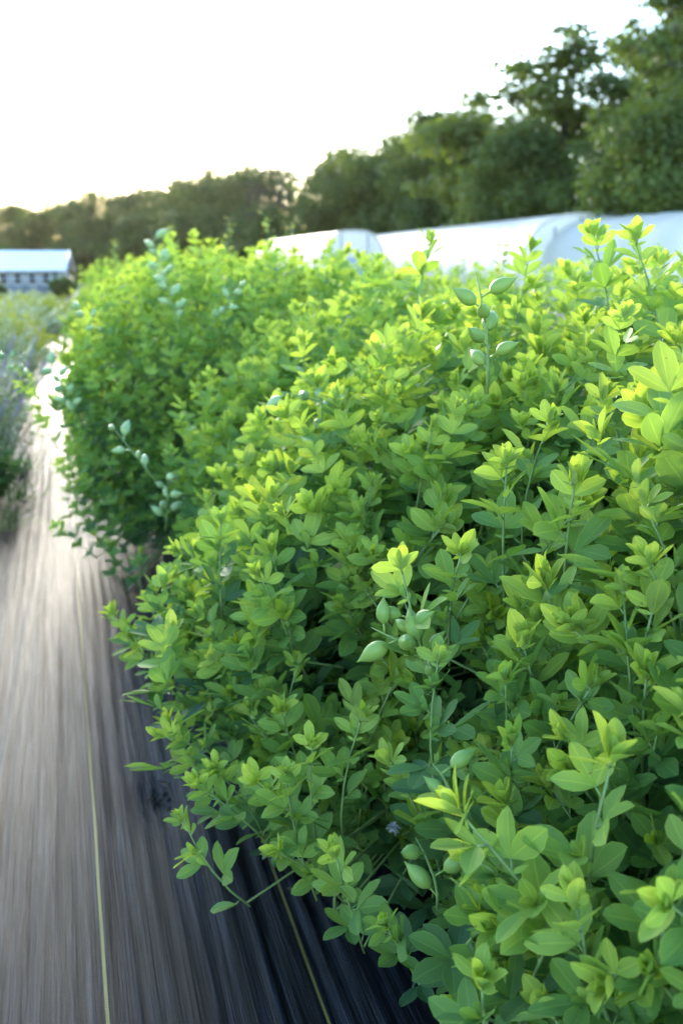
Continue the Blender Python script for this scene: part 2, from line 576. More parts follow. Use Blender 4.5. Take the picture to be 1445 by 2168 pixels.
def joined(lib, part, items, name, mat, parent):
    """one mesh from many placed shoots: items = [(k, M3, p)]"""
    V, Fq, UV, AG, RN, n = [], [], [], [], [], 0
    for k, M3, p, da in items:
        v, f, uv, ag, rn = ARR[lib, k, part]
        V.append(v @ M3.T + p)
        Fq.append(f + n)
        UV.append(uv)
        AG.append(ag + da)
        RN.append(np.clip(rn + RNG.uniform(-.25, .25), 0, 1))
        n += len(v)
    if not V:
        return None
    me = mesh_from(name, np.concatenate(V), np.concatenate(Fq), np.concatenate(UV), np.concatenate(AG), np.concatenate(RN), mat)
    return link(name, me, parent)


def pod_cluster(parent, p, axis, n, scale, pale=False, seed=0, L=0.16):
    """raceme of inflated pods; p = world base relative to the shrub"""
    rg = random.Random(seed)
    mat = M['pod_pale'] if pale else M['pod']
    st = MB()
    ax = norm(axis)
    B = frame(ax, (0.2, 0.1, 1))
    path = lambda t: p + ax * L * t + B[:, 0] * 0.02 * t * t
    st.tube([path(t) for t in (0, .3, .6, 1, 1.25)], [.0019, .0018, .0016, .0012, .0005], 6)
    root = st.build('seed_stalk', M['stem'], parent)
    for k in range(n):
        t = 0.25 + 0.75 * k / max(n - 1, 1)
        an = k * 2.4 + rg.random()
        side = B[:, 0] * math.cos(an) + B[:, 2] * math.sin(an)
        d = norm(side * 0.9 + ax * 0.45 + np.array([0, 0, .15]))
        ped = path(t) + d * 0.012
        mb = MB()
        mb.tube([path(t), ped], [.0012, .0013], 5)
        Lp = rg.uniform(.022, .034) * scale
        nr, ns = 10, 12
        v = []
        M3 = frame(d, side, rg.uniform(-.6, .6))
        for j in range(nr + 1):
            t2 = j / nr
            if t2 < .86:
                r = 0.30 * Lp * math.sin(math.pi * (t2 / .86) ** 0.85 * .93 + .12) ** 0.75
            else:
                r = 0.055 * Lp * (1 - (t2 - .86) / .14) + .0003
            if j == 0:
                r = .001
            for i in range(ns):
                a_ = 2 * math.pi * i / ns
                groove = 1 - 0.13 * max(0, math.cos(a_)) ** 6
                v.append(ped + M3 @ np.array([r * math.sin(a_) * groove * .92, Lp * t2 * 1.12, r * math.cos(a_) * groove + .06 * Lp * t2 * t2]))
        f = [(j * ns + i, j * ns + (i + 1) % ns, (j + 1) * ns + (i + 1) % ns, (j + 1) * ns + i) for j in range(nr) for i in range(ns)]
        mb.add(v, f, age=rg.random(), rnd=rg.random())
        mb.build('seed_pod', mat, root)
    return root


# ------------------------------------------------------------------ false indigo shrubs
def shrub_points(rg, n, Rx, Ry, H, z0, lump, shell=1.0, jitter=.05, back=1.0):
    """tips on a lumpy dome; yields (tip, outward, phi)"""
    out = []
    off = Vector((rg.uniform(-50, 50), rg.uniform(-50, 50), 0))
    ga = math.pi * (3 - math.sqrt(5))
    for i in range(n):
        s = (i + rg.random()) / n
        phi = math.asin(s)                      # 0 = rim, pi/2 = top
        th = i * ga + rg.uniform(-.15, .15)
        cr = math.cos(phi) ** 0.72
        low = 1 - 0.22 * max(0, 1 - s * 3.2)    # undercut towards the ground
        o = Vector((math.cos(th) * 1.6, math.sin(th) * 1.6, s * 2)) + off
        k = 1 + lump * noise.noise(o * 1.1) + lump * .6 * noise.noise(o * 2.7) + rg.uniform(-jitter, jitter) * (1.0 if rg.random() < .8 else 2.0)
        k *= shell
        x, y = Rx * cr * low * k * math.cos(th), Ry * cr * low * k * math.sin(th)
        z = (z0 + (H - z0) * s ** 1.05) * (1 + (k - 1) * (0.2 + .4 * s)) if shell == 1.0 else z0 * .8 + (H * shell - z0) * s
        out.append((np.array([x, y, z]), np.array([math.cos(th), math.sin(th), 0.0]), phi))
    return out


def make_shrub(base, Rx, Ry, H, label, seed, n_out, n_in, hi, z0=0.24, lump=.20, n_parts=100, extra=(), group='false indigo shrubs in the planting rows', lean=(0, 0)):
    rg = random.Random(seed)
    root = thing('false_indigo_shrub', label, 'shrub', base, 0, group)
    basev = np.array(base, float)
    items = []
    for shell, n in ((1.0, n_out), (0.78, n_in)):
        for tip, out, phi in shrub_points(rg, n, Rx, Ry, H, z0, lump, shell):
            tip = tip + np.array([lean[0], lean[1], 0]) * (tip[2] / H)
            c, s = math.cos(phi), math.sin(phi)
            d = norm(out * (0.55 * c ** 1.6 + .05) + np.array([0, 0, 0.85 + .4 * s]) + np.array([rg.gauss(0, .22), rg.gauss(0, .22), rg.gauss(0, .12)]))
            inner = shell < 1
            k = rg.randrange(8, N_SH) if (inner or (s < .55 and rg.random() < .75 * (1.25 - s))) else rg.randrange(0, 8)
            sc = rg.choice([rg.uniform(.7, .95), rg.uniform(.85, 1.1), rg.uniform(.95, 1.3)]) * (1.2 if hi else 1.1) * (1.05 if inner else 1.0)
            items.append((tip, d, k, sc, inner, phi, 0.30 if inner else 0.15 * (1 - s)))  # extra age darkens low and inner leaves, partly painted shade
    for tip, d, k, sc in extra:
        items.append((np.asarray(tip) - basev, norm(d), k, sc, False, 0.8, 0.0))
    recs = []
    for n_i, (tip, d, k, sc, inner, phi, da) in enumerate(items):
        B = frame(d, (1, 0, 0), rg.uniform(0, 6.28))         # columns x, y(=d), z
        M3 = np.column_stack([B[:, 2], B[:, 0], B[:, 1]]) * sc
        p = tip - M3 @ TIPV[k]
        w = basev + tip - CAMP
        dist = np.linalg.norm(w)
        fac = -(w / dist) @ norm(np.array([d[0], d[1], d[2] * .3]) + 1e-6)
        dep = w @ F_
        px, py = (w @ R_) / max(dep, .01), (w @ U_) / max(dep, .01)
        seen = dep > .2 and abs(px) < .37 and abs(py) < .55
        score = ((1.2 + fac) / dist if seen else 0) * (0.25 if inner else 1) + (100 if n_i >= len(items) - len(extra) else 0)
        recs.append((score, k, M3, p, da))
    recs.sort(key=lambda r: -r[0])
    lib, mes = ('hi', ME_HI) if hi else ('lo', ME_LO)
    for score, k, M3, p, da in recs[:n_parts]:
        mat = Matrix([[*M3[i], p[i]] for i in range(3)] + [[0, 0, 0, 1]])
        o = link('leafy_shoot', mes[k][0], root)
        o.matrix_local = mat
        link('leaves', mes[k][1], o)
        link('young_tip', mes[k][2], o)
    rest = [(k, M3, p, da) for _, k, M3, p, da in recs[n_parts:]]
    fo = joined(lib, 'leaf', rest, 'foliage', M['leaf'], root)
    if fo:
        fo['kind'] = 'stuff'
        t_ = joined(lib, 'tip', rest, 'young_foliage', M['tip'], root)
        t_['kind'] = 'stuff'
    # main stems from the crown, then branchlets to every shoot
    ns = 14
    stems = []
    for i in range(ns):
        th = i / ns * 6.283 + rg.uniform(-.2, .2)
        rr = rg.uniform(.25, .62)
        b0 = np.array([math.cos(th) * .07, math.sin(th) * .07, -0.02])
        tp = np.array([math.cos(th) * rr * Rx + lean[0] * .6, math.sin(th) * rr * Ry + lean[1] * .6, H * (.80 - rr * .55)])
        mid = b0 * .6 + tp * .4 + np.array([0, 0, .10 * H]) - np.array([math.cos(th), math.sin(th), 0]) * .03
        P = [b0, (b0 + mid) / 2 + np.array([0, 0, .03]), mid, (mid + tp) / 2 + np.array([0, 0, .02]), tp]
        mb = MB()
        mb.tube(P, [.0065, .006, .005, .0042, .0032], 6)
        mb.build('stem', M['stem'] if i % 3 else M['woody'], root)
        stems.append(P)
    cand = np.array([q for P in stems for q in (P[2], P[3], P[4])])
    br = MB()
    if fo:
        v_, f_, n_ = [], [], 0
    for _, k, M3, p, da in recs:
        dd = np.linalg.norm(cand - p, axis=1) + 0.6 * np.maximum(0, cand[:, 2] - p[2])
        c = cand[int(np.argmin(dd))]
        m_ = (c + p) / 2 - M3[:, 2] / np.linalg.norm(M3[:, 2]) * .03
        br.tube([c, m_, p + M3[:, 2] * .01], [.0026, .0022, .0018], 3, cap=False)
    b_ = br.build('branches', M['stem'], root)
    b_['kind'] = 'stuff'
    return root


def hero(px, py, d, lean_x=0.0, lean_y=0.0, k=0, sc=1.0):
    """a shoot whose tip stands at that point; lean to the camera's right / towards the camera"""
    dirv = np.array([0, 0, 1.0]) + lean_x * R_ - lean_y * np.array([math.sin(YAW), math.cos(YAW), 0])
    p = at(px, py, d)
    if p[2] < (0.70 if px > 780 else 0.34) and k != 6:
        k = 8 + k % 4                    # older, deeper green leaves low down; also paints in the lower-right shade
    return (p, dirv, k, sc)


build_ground()
build_fabric()

HB = [hero(*h) for h in (
    (222, 1272, 1.90, -.7, .2, 0, 1.0), (262, 1330, 1.86, -.8, .3, 3, 1.0), (300, 1240, 1.92, -.3, .1, 1, 1.0), (380, 1325, 1.78, -.3, .3, 2, 1.05),
    (440, 1185, 1.95, -.2, .1, 4, 1.0), (345, 1290, 1.84, -.4, .2, 6, .9), (340, 1495, 1.55, -.5, .3, 5, 1.0), (310, 1550, 1.48, -.8, .3, 7, .9),
    (385, 1640, 1.38, -.6, .3, 0, 1.0), (430, 1605, 1.40, -.3, .2, 2, 1.0), (370, 1700, 1.34, -.9, .4, 1, .9), (520, 1640, 1.30, -.3, .3, 4, 1.0),
    (600, 1610, 1.28, -.3, .2, 3, 1.0), (665, 1540, 1.25, -.2, .2, 5, 1.05), (500, 1475, 1.48, -.2, .3, 6, 1.0), (480, 1335, 1.60, -.2, .2, 7, 1.0),
    (560, 1270, 1.62, -.1, .1, 0, 1.0), (640, 1370, 1.45, -.2, .2, 1, 1.0), (590, 1480, 1.38, -.3, .3, 2, 1.0), (700, 1775, 1.14, -.2, .5, 3, .95),
    (560, 1790, 1.24, -.5, .4, 5, .95), (780, 1480, 1.25, -.1, .2, 4, 1.0), (790, 1570, 1.18, -.1, .2, 6, 1.0), (770, 1210, 1.45, 0, .1, 7, 1.0),
    (610, 960, 1.85, -.2, .0, 2, 1.0), (780, 795, 1.72, 0, 0, 4, 1.1), (920, 475, 1.80, -.1, 0, 1, 1.15), (1130, 490, 1.85, 0, 0, 3, 1.1), (640, 690, 1.95, -.3, 0, 5, 1.1))]
HA = [hero(*h) for h in (
    (800, 1935, 1.05, -.3, .5, 1, .95), (985, 2085, .95, -.4, .5, 2, .9), (1065, 2055, .92, -.2, .5, 0, .95), (1315, 2040, .80, 0, .5, 4, 1.0),
    (1110, 1890, .88, -.1, .6, 3, 1.0), (905, 1640, .86, -.75, .35, 6, 1.32), (960, 1790, .86, -.5, .6, 2, 1.15), (1085, 1530, .95, -.1, .4, 5, 1.0), (1270, 1585, .88, 0, 1.0, 7, 1.35),
    (1400, 1500, .88, 0, .4, 1, 1.0), (1225, 960, 1.02, -.1, .1, 0, 1.2), (1075, 925, 1.18, -.1, .1, 2, 1.1), (835, 1140, 1.12, -.4, .2, 4, 1.1),
    (985, 1140, 1.12, -.1, .2, 6, 1.0), (1400, 1215, .92, 0, .3, 3, 1.15), (1065, 1395, 1.0, -.1, .4, 5, 1.05), (935, 1345, 1.05, -.3, .3, 7, 1.0),
    (1280, 1405, .94, 0, .4, 2, 1.0), (1410, 985, 1.04, .1, .1, 1, 1.1), (1140, 1190, 1.08, .1, .2, 4, .95), (1310, 985, 1.06, 0, .1, 6, 1.0),
    (1240, 455, 1.50, -.1, 0, 0, 1.1), (1325, 455, 1.38, -.1, 0, 5, 1.2), (1100, 785, 1.42, -.1, .1, 7, 1.0), (1290, 790, 1.25, 0, .1, 3, 1.1),
    (1180, 850, 1.22, -.1, .1, 1, 1.1), (1355, 780, 1.22, 0, .1, 2, 1.1), (1200, 1470, .98, 0, .4, 0, .9), (1390, 1760, .85, .1, .4, 4, .95))]
HC = [hero(*h) for h in (
    (105, 1105, 3.15, -.8, .2, 0, 1.0), (150, 1060, 3.2, -.5, .1, 1, 1.0), (190, 1120, 3.1, -.4, .2, 2, 1.0), (230, 1140, 3.05, -.3, .2, 3, 1.0),
    (125, 965, 3.4, -.6, .1, 4, 1.0), (165, 1000, 3.3, -.5, .1, 5, 1.0), (60, 790, 3.9, -.7, .1, 6, 1.0), (95, 830, 3.8, -.5, .1, 7, 1.0), (300, 1150, 2.95, -.2, .2, 8, 1.0),
    (75, 850, 3.8, -.5, .1, 2, 1.1), (40, 770, 4.0, -.7, .1, 1, 1.0))]
A = make_shrub((.98, .76, 0), .67, .62, 1.10, 'nearest false indigo shrub filling the lower right, sharp leaves and fresh lime tips', 11, 820, 380, True, z0=.24, lean=(.05, 0), extra=HA)
B = make_shrub((.70, 1.62, 0), .68, .58, 1.05, 'middle false indigo shrub with low lime shoots reaching over the black fabric', 12, 800, 340, True, z0=.24, lean=(.27, 0), extra=HB)
E = make_shrub((.92, 2.55, 0), .68, .66, 1.00, 'false indigo shrub set back beside the dark gap, behind the middle one', 16, 760, 260, False, z0=.22)
D = make_shrub((1.75, 1.75, 0), .75, .7, 1.08, 'false indigo shrub standing behind the nearest two, at the right edge', 13, 420, 150, False)
C = make_shrub((.79, 3.78, 0), .85, .82, 1.12, 'far rounded false indigo shrub leaning over the fabric, past the dark gap', 14, 950, 240, False, z0=.2, lump=.22, extra=HC)

# ------------------------------------------------------------------ further shrubs of the row, copied from C and D
GRP = 'false indigo shrubs in the planting rows'


def shrub_copy(src, loc, rz, sc, label):
    c = copy_tree(src)
    c.location = loc
    c.rotation_euler = (0, 0, rz)
    c.scale = (sc, sc, sc)
    tag(c, label, 'shrub', GRP)
    return c


P = make_shrub((.95, 5.6, 0), .85, .85, 1.12, 'false indigo shrub behind the far rounded one, with a lime top line', 15, 430, 120, False, z0=.2, n_parts=40)
for (x, y, rz, s, lab) in (
    (.85, 7.1, 1.1, 1.0, 'blurred false indigo shrub third from the end of the row'),
    (.90, 8.7, 2.9, 1.02, 'blurred false indigo shrub second from the end of the row'),
    (.95, 10.3, 4.4, 1.0, 'last false indigo shrub of the row, nearest the grey house'),
    (2.55, 3.4, .7, 0.95, 'false indigo shrub of the second row at the right edge, under the right hoop house'),
    (2.5, 4.8, 2.2, 0.95, 'false indigo shrub of the second row below the long hoop house end'),
    (2.45, 6.3, 3.5, 0.95, 'false indigo shrub of the second row below the middle of the long hoop house'),
    (2.45, 7.9, 5.1, 0.95, 'false indigo shrub of the second row below the gap between two hoop houses'),
    (2.5, 9.6, .2, 0.95, 'false indigo shrub of the second row below the small hoop house'),
):
    shrub_copy(P, (x, y, 0), rz, s, lab)


# ------------------------------------------------------------------ tall pale sprigs behind the far shrub
M['sprig'] = leaf_material('sprig_leaf', [(0.0, (0.34, 0.30, 0.10)), (0.3, (0.25, 0.36, 0.12)), (1.0, (0.16, 0.30, 0.12))], veins=False)


def make_sprig(px, py, d, seed, label):
    rg = random.Random(seed)
    top = at(px, py, d)
    b = np.array([top[0] + rg.uniform(-.15, .15), top[1] + .15, 0.0])
    root = thing('leafy_sprig', label, 'plant', b, 0, 'tall pale sprigs over the far shrub')
    H = top[2]
    off = top - b
    path = lambda t: np.array([off[0] * t * t, off[1] * t * t, H * t]) + np.array([.015 * math.sin(9 * t), .015 * math.cos(7 * t), 0])
    st = MB()
    st.tube([path(t / 10) for t in range(11)], [.005 - .0038 * t / 10 for t in range(11)], 5)
    lv = MB()
    t = .55
    while t < 1.0:
        for k in range(3):
            an = rg.uniform(0, 6.28)
            dd = norm([math.cos(an), math.sin(an), rg.uniform(.2, .9)])
            L = rg.uniform(.030, .048) * (1.15 - .45 * t)
            place(lv, leaflet(L, L * .55, .25, .1, 2, 4), frame(dd, (0, 0, 1), rg.uniform(-.5, .5)), path(t) + dd * .012, 1.0 - (t - .5) * 1.7 + rg.uniform(-.1, .1), rg.random())
        t += .022
    st.build('stem', M['stem'], root)
    lv.build('leaves', M['sprig'], root)


for a in ((484, 462, 4.9, 1, 'pale leafy sprig with reddish tip, second tallest above the far shrub'),
          (556, 450, 4.7, 2, 'tallest leafy sprig with reddish tip, against the grey tangled tree'),
          (618, 468, 4.6, 3, 'leafy sprig standing in front of the small hoop house'),
          (356, 482, 5.4, 4, 'thin sprig with a curled tip above the far shrub'),
          (240, 512, 6.2, 5, 'leftmost pale sprig on the slope of the shrub row'),
          (1060, 520, 2.7, 6, 'short pale sprig in front of the long white hoop house')):
    make_sprig(*a)


# ------------------------------------------------------------------ seed pods
def pods_on(shrub, px, py, d, axis, n, sc, pale, seed, L=.13):
    p = at(px, py, d) - np.array(shrub.location)
    return pod_cluster(shrub, p, axis, n, sc, pale, seed, L)


pods_on(A, 925, 1490, 1.14, (-.12, .05, .5), 8, 1.1, False, 5, .10)
pods_on(A, 915, 1385, 1.12, (-.8, .1, .35), 4, 1.2, False, 6, .055)
pods_on(A, 1030, 835, 1.27, (.05, .0, 1), 7, 1.3, False, 7, .12)
pods_on(A, 925, 1925, 1.06, (0, -.2, 1), 3, 1.0, False, 8, .07)
pods_on(A, 955, 1720, .97, (.2, 0, 1), 2, .9, False, 9, .04)
pods_on(B, 715, 860, 1.75, (-1, 0, .3), 3, 1.1, True, 10, .09)
pods_on(B, 330, 1020, 2.2, (-.4, 0, .6), 5, 1.1, True, 11, .14)
pods_on(B, 670, 1000, 1.66, (.2, -.2, 1), 5, 1.0, True, 12, .12)
pods_on(C, 175, 905, 3.22, (-.3, -.2, .8), 9, 1.5, True, 13, .22)
pods_on(C, 350, 1125, 2.62, (.1, -.2, .6), 8, 1.3, True, 14, .16)
pods_on(C, 385, 715, 3.12, (-.2, 0, .9), 9, 1.4, True, 15, .24)
pods_on(C, 440, 700, 3.08, (.4, 0, .5), 6, 1.4, True, 16, .16)
pods_on(C, 350, 640, 3.3, (-.1, 0, .9), 7, 1.4, True, 17, .2)
pods_on(C, 80, 815, 3.8, (-.5, 0, .5), 6, 1.4, True, 18, .18)
pods_on(C, 255, 735, 3.4, (-.4, 0, .4), 6, 1.3, True, 19, .18)


# ------------------------------------------------------------------ left bed
M['silver'] = leaf_material('silver_leaf', [(0.0, (0.42, 0.48, 0.36)), (1.0, (0.20, 0.27, 0.18))], veins=False, trans=.25, back=(.3, .34, .3))
M['lav'] = leaf_material('lavender_flower', [(0.0, (0.38, 0.37, 0.48)), (1.0, (0.24, 0.23, 0.34))], veins=False, trans=.3, back=(.3, .28, .5), tr_gain=(1.2, 1.1, 1.2))
M['bright'] = leaf_material('bright_leaf', [(0.0, (0.30, 0.36, 0.04)), (1.0, (0.12, 0.22, 0.04))], veins=False)
M['deep'] = leaf_material('deep_leaf', [(0.0, (0.10, 0.19, 0.05)), (1.0, (0.04, 0.10, 0.035))], veins=False)
M['pinkf'] = leaf_material('pink_flower', [(0.0, (0.8, 0.42, 0.48)), (1.0, (0.6, 0.25, 0.32))], veins=False, tr_gain=(1.2, 1, 1))


def clump(name, label, cat, loc, Rr, H, n, leafmat, Lr, spikes=0, seed=0, group=None, slender=.35, flower=None):
    rg = random.Random(seed)
    root = thing(name, label, cat, loc, 0, group)
    st, lv, fl = MB(), MB(), MB()
    for i in range(n):
        th, rr = rg.uniform(0, 6.28), math.sqrt(rg.random())
        h = H * (1 - .45 * rr * rr) * rg.uniform(.75, 1.08)
        b0 = np.array([math.cos(th) * rr * Rr * .35, math.sin(th) * rr * Rr * .35, 0])
        tp = np.array([math.cos(th) * rr * Rr, math.sin(th) * rr * Rr, h]) + np.array([rg.gauss(0, .04), rg.gauss(0, .04), 0])
        path = lambda t: b0 * (1 - t) + tp * t + np.array([0, 0, .12 * h * math.sin(math.pi * t)])
        st.tube([path(t) for t in (0, .35, .7, 1)], [.003, .0026, .002, .001], 3, cap=False)
        t = .18
        hasf = i < spikes
        while t < (.78 if hasf else 1.0):
            for q in range(2):
                an = rg.uniform(0, 6.28)
                dd = norm([math.cos(an), math.sin(an), rg.uniform(.0, .9)])
                L = rg.uniform(*Lr)
                place(lv, leaflet(L, L * slender, .3, .15, 2, 2), frame(dd, (0, 0, 1), rg.uniform(-.6, .6)), path(t), 1 - t + rg.uniform(-.2, .2), rg.random())
            t += .035
        if hasf:
            for q in range(34):
                t = .70 + .34 * q / 34
                an = rg.uniform(0, 6.28)
                dd = norm([math.cos(an), math.sin(an), .6])
                L = rg.uniform(.012, .022)
                place(fl, leaflet(L, L * .7, .5, 0, 2, 2), frame(dd, (0, 0, 1)), path(t), rg.random(), rg.random())
    st.build('stems', M['stem'], root)
    lv.build('foliage', leafmat, root)
    if spikes:
        fl.build('flower_spikes', flower or M['lav'], root)
    return root


BED = 'perennials of the bed on the left of the fabric'
clump('sage_plant', 'silvery sage with violet flower spikes at the left edge beside the fabric', 'plant', (-.45, 4.9, 0), .38, .76, 90, M['silver'], (.025, .05), 45, 1, BED)
clump('sage_plant', 'silvery sage with pale spikes behind the nearest violet one', 'plant', (-.46, 5.9, 0), .42, .82, 90, M['silver'], (.025, .05), 40, 2, BED)
clump('sage_plant', 'greyish sage plant farthest along the left bed, in front of the house', 'plant', (-.48, 7.2, 0), .46, .82, 90, M['silver'], (.025, .05), 14, 3, BED)
clump('leafy_perennial', 'low dark green perennial at the foot of the violet sage', 'plant', (-.46, 4.35, 0), .28, .40, 90, M['deep'], (.04, .07), 0, 4, BED)
clump('leafy_perennial', 'yellow green perennial between the grey sage and the shrub row', 'plant', (-.42, 8.2, 0), .5, .76, 110, M['bright'], (.04, .07), 0, 5, BED)
clump('leafy_perennial', 'bright green perennial farther along the bed below the house windows', 'plant', (-.55, 9.6, 0), .55, .70, 110, M['bright'], (.04, .07), 0, 6, BED)
clump('leafy_perennial', 'pale straw green perennial in front of the house wall', 'plant', (-.9, 11.4, 0), .7, .58, 120, M['silver'], (.04, .08), 0, 7, BED)
for q_, (x_, y_, lab_) in enumerate(((-.55, 13.6, 'straw green perennial closest behind the pale one before the house'), (-1.5, 15.0, 'grey green perennial at the left edge under the house windows'),
                                     (-.35, 17.0, 'yellow green perennial under the right end of the house wall'), (-1.6, 20.0, 'farthest bushy perennial before the house, leftmost'), (-.7, 21.5, 'farthest bushy perennial before the house, rightmost'))):
    clump('leafy_perennial', lab_, 'plant', (x_, y_, gz(y_)), 1.0, .62, 110, M[('silver', 'silver', 'bright', 'bright', 'silver')[q_]], (.06, .10), 0, 30 + q_, BED)
clump('leafy_perennial', 'dark green bush at the right corner of the house', 'bush', (*at(133, 612, 70)[:2], gz(68)), 1.0, 1.5, 160, M['deep'], (.16, .3), 0, 8, BED, .6)
clump('flowering_bush', 'round pink flowering bush at the left edge before the house', 'bush', (*at(-2, 600, 62)[:2], gz(60)), .55, 1.15, 120, M['deep'], (.1, .2), 110, 9, BED, .5, M['pinkf'])


def grass_tuft(loc, seed, label):
    rg = random.Random(seed)
    mb = MB()
    for i in range(70):
        an = rg.uniform(0, 6.28)
        L = rg.uniform(.12, .30)
        o_ = rg.uniform(.3, 1.2)
        d = np.array([math.cos(an) * math.sin(o_), math.sin(an) * math.sin(o_), math.cos(o_)])
        b0 = np.array([rg.gauss(0, .04), rg.gauss(0, .04), 0])
        place(mb, leaflet(L, .006, .3, .35, 2, 5, .25, .7), frame(d, (0, 0, 1)), b0, rg.random(), rg.random())
    o = mb.build('grass_tuft', M['deep'])
    o.location = loc
    tag(o, label, 'grass', 'grass tufts along the left bed edge')


grass_tuft((-.27, 4.2, 0), 1, 'grass tuft nearest the camera at the left bed edge')
grass_tuft((-.24, 4.7, 0), 2, 'grass tuft second along the left bed edge')
grass_tuft((-.24, 5.4, 0), 3, 'grass tuft beside the violet sage flowers')


# ------------------------------------------------------------------ white hoop houses
M['poly'] = leaf_material('white_poly_film', [(0.0, (0.92, 0.88, 0.79)), (1.0, (0.89, 0.85, 0.77))], trans=.55, rough=.4, spec=.5, veins=False, back=(.88, .88, .88), tr_gain=(1, 1, 1))
M['polyend'] = leaf_material('end_film', [(0.0, (0.86, 0.84, 0.80)), (1.0, (0.79, 0.78, 0.75))], trans=.5, rough=.4, spec=.5, veins=False, back=(.7, .7, .7), tr_gain=(1, 1, 1))
M['pipe'] = simple_mat('galvanised_pipe', (0.45, 0.46, 0.48), .4, .5, .2, 5, metallic=.7)
M['doorb'] = simple_mat('blue_grey_door', (0.34, 0.42, 0.52), .5, .4, .1, 2)


def hoop_house(near_px, far_px, zr, width, label):
    def ridge(px, py):
        k = F_[2] + (1084 - py) / FPX * U_[2]
        return at(px, py, (zr - CAM_H) / k)
    a, b = ridge(*near_px), ridge(*far_px)
    ax = b - a
    Ln = math.hypot(ax[0], ax[1])
    rz = math.atan2(ax[1], ax[0])
    zg = gz(min(a[1], 60)) - .05
    H = zr - zg
    root = thing('hoop_house', label, 'greenhouse', (a[0], a[1], zg), rz, 'white plastic hoop houses')
    hw = width / 2

    def prof(t, e=0.0):                    # 0..1 left foot to right foot
        an = math.pi * (1 - t)
        c, s_ = math.cos(an), math.sin(an)
        return (hw + e) * math.copysign(abs(c) ** .62, c), (H + e) * abs(s_) ** .72
    nb = max(4, int(Ln / 1.5))
    mb = MB()
    ns, nx = 28, nb * 4
    v, f = [], []
    for j in range(nx + 1):
        x = Ln * j / nx
        ph = (j % 4) / 4
        e = -.045 * math.sin(math.pi * ph)
        for i in range(ns + 1):
            y, z = prof(i / ns, e)
            v.append((x, y, z))
    for j in range(nx):
        for i in range(ns):
            p = j * (ns + 1) + i
            f.append((p, p + 1, p + ns + 2, p + ns + 1))
    mb.add(v, f)
    o = mb.build('cover', M['poly'], root)
    for j in range(nb + 1):                # bows
        h = MB()
        h.tube([(Ln * j / nb, *prof(i / 20, -.06)) for i in range(21)], .025, 6)
        if j in (0, nb):
            h.build('hoop', M['pipe'], root)
    for x, nm in ((.03, 'end_wall'), (Ln - .03, 'end_wall')):
        e = MB()
        pts = [prof(i / ns, -.02) for i in range(ns + 1)]
        e.add([(x, y, z) for y, z in pts], [tuple(range(ns + 1))])
        w = e.build(nm, M['polyend'], root, smooth=False)
        if x < 1:
            for y in (-1.6, -.62, .62, 1.6):
                q = MB()
                q.box((-.035, y - .025, 0), (.025, y + .025, H * (.97 - .05 * y * y)))
                q.build('end_post', M['pipe'], w, smooth=False)
            q = MB()
            q.box((-.04, -1.9, 2.02), (.02, 1.9, 2.08))
            q.build('cross_rail', M['pipe'], w, smooth=False)
            q = MB()
            q.box((-.05, -.58, .02), (.02, .58, 2.0))
            q.build('door', M['doorb'], root, smooth=False)
    return root


hoop_house((1262, 450), (800, 499), 2.9, 6.2, 'long white hoop house with a blue grey door in its near end')
hoop_house((750, 487), (590, 507), 2.55, 3.4, 'small white hoop house with a grey end, in front of the dark trees')
hoop_house((1620, 438), (1210, 466), 2.75, 6.0, 'white hoop house cut by the right edge, beyond the long one')


# ------------------------------------------------------------------ grey house
M['siding'] = simple_mat('blue_grey_siding', (0.23, 0.26, 0.31), .6, .4, .08, 1.5, stretch=(1, 1, 12), bump=.2)
M['white'] = simple_mat('white_trim', (0.72, 0.73, 0.75), .5, .4, .06, 2)
M['metal_roof'] = simple_mat('pale_metal_roof', (0.90, 0.88, 0.87), .42, .5, .06, 1.2)
M['glass'] = simple_mat('window_glass', (0.05, 0.055, 0.06), .08, .6, .3, 3)


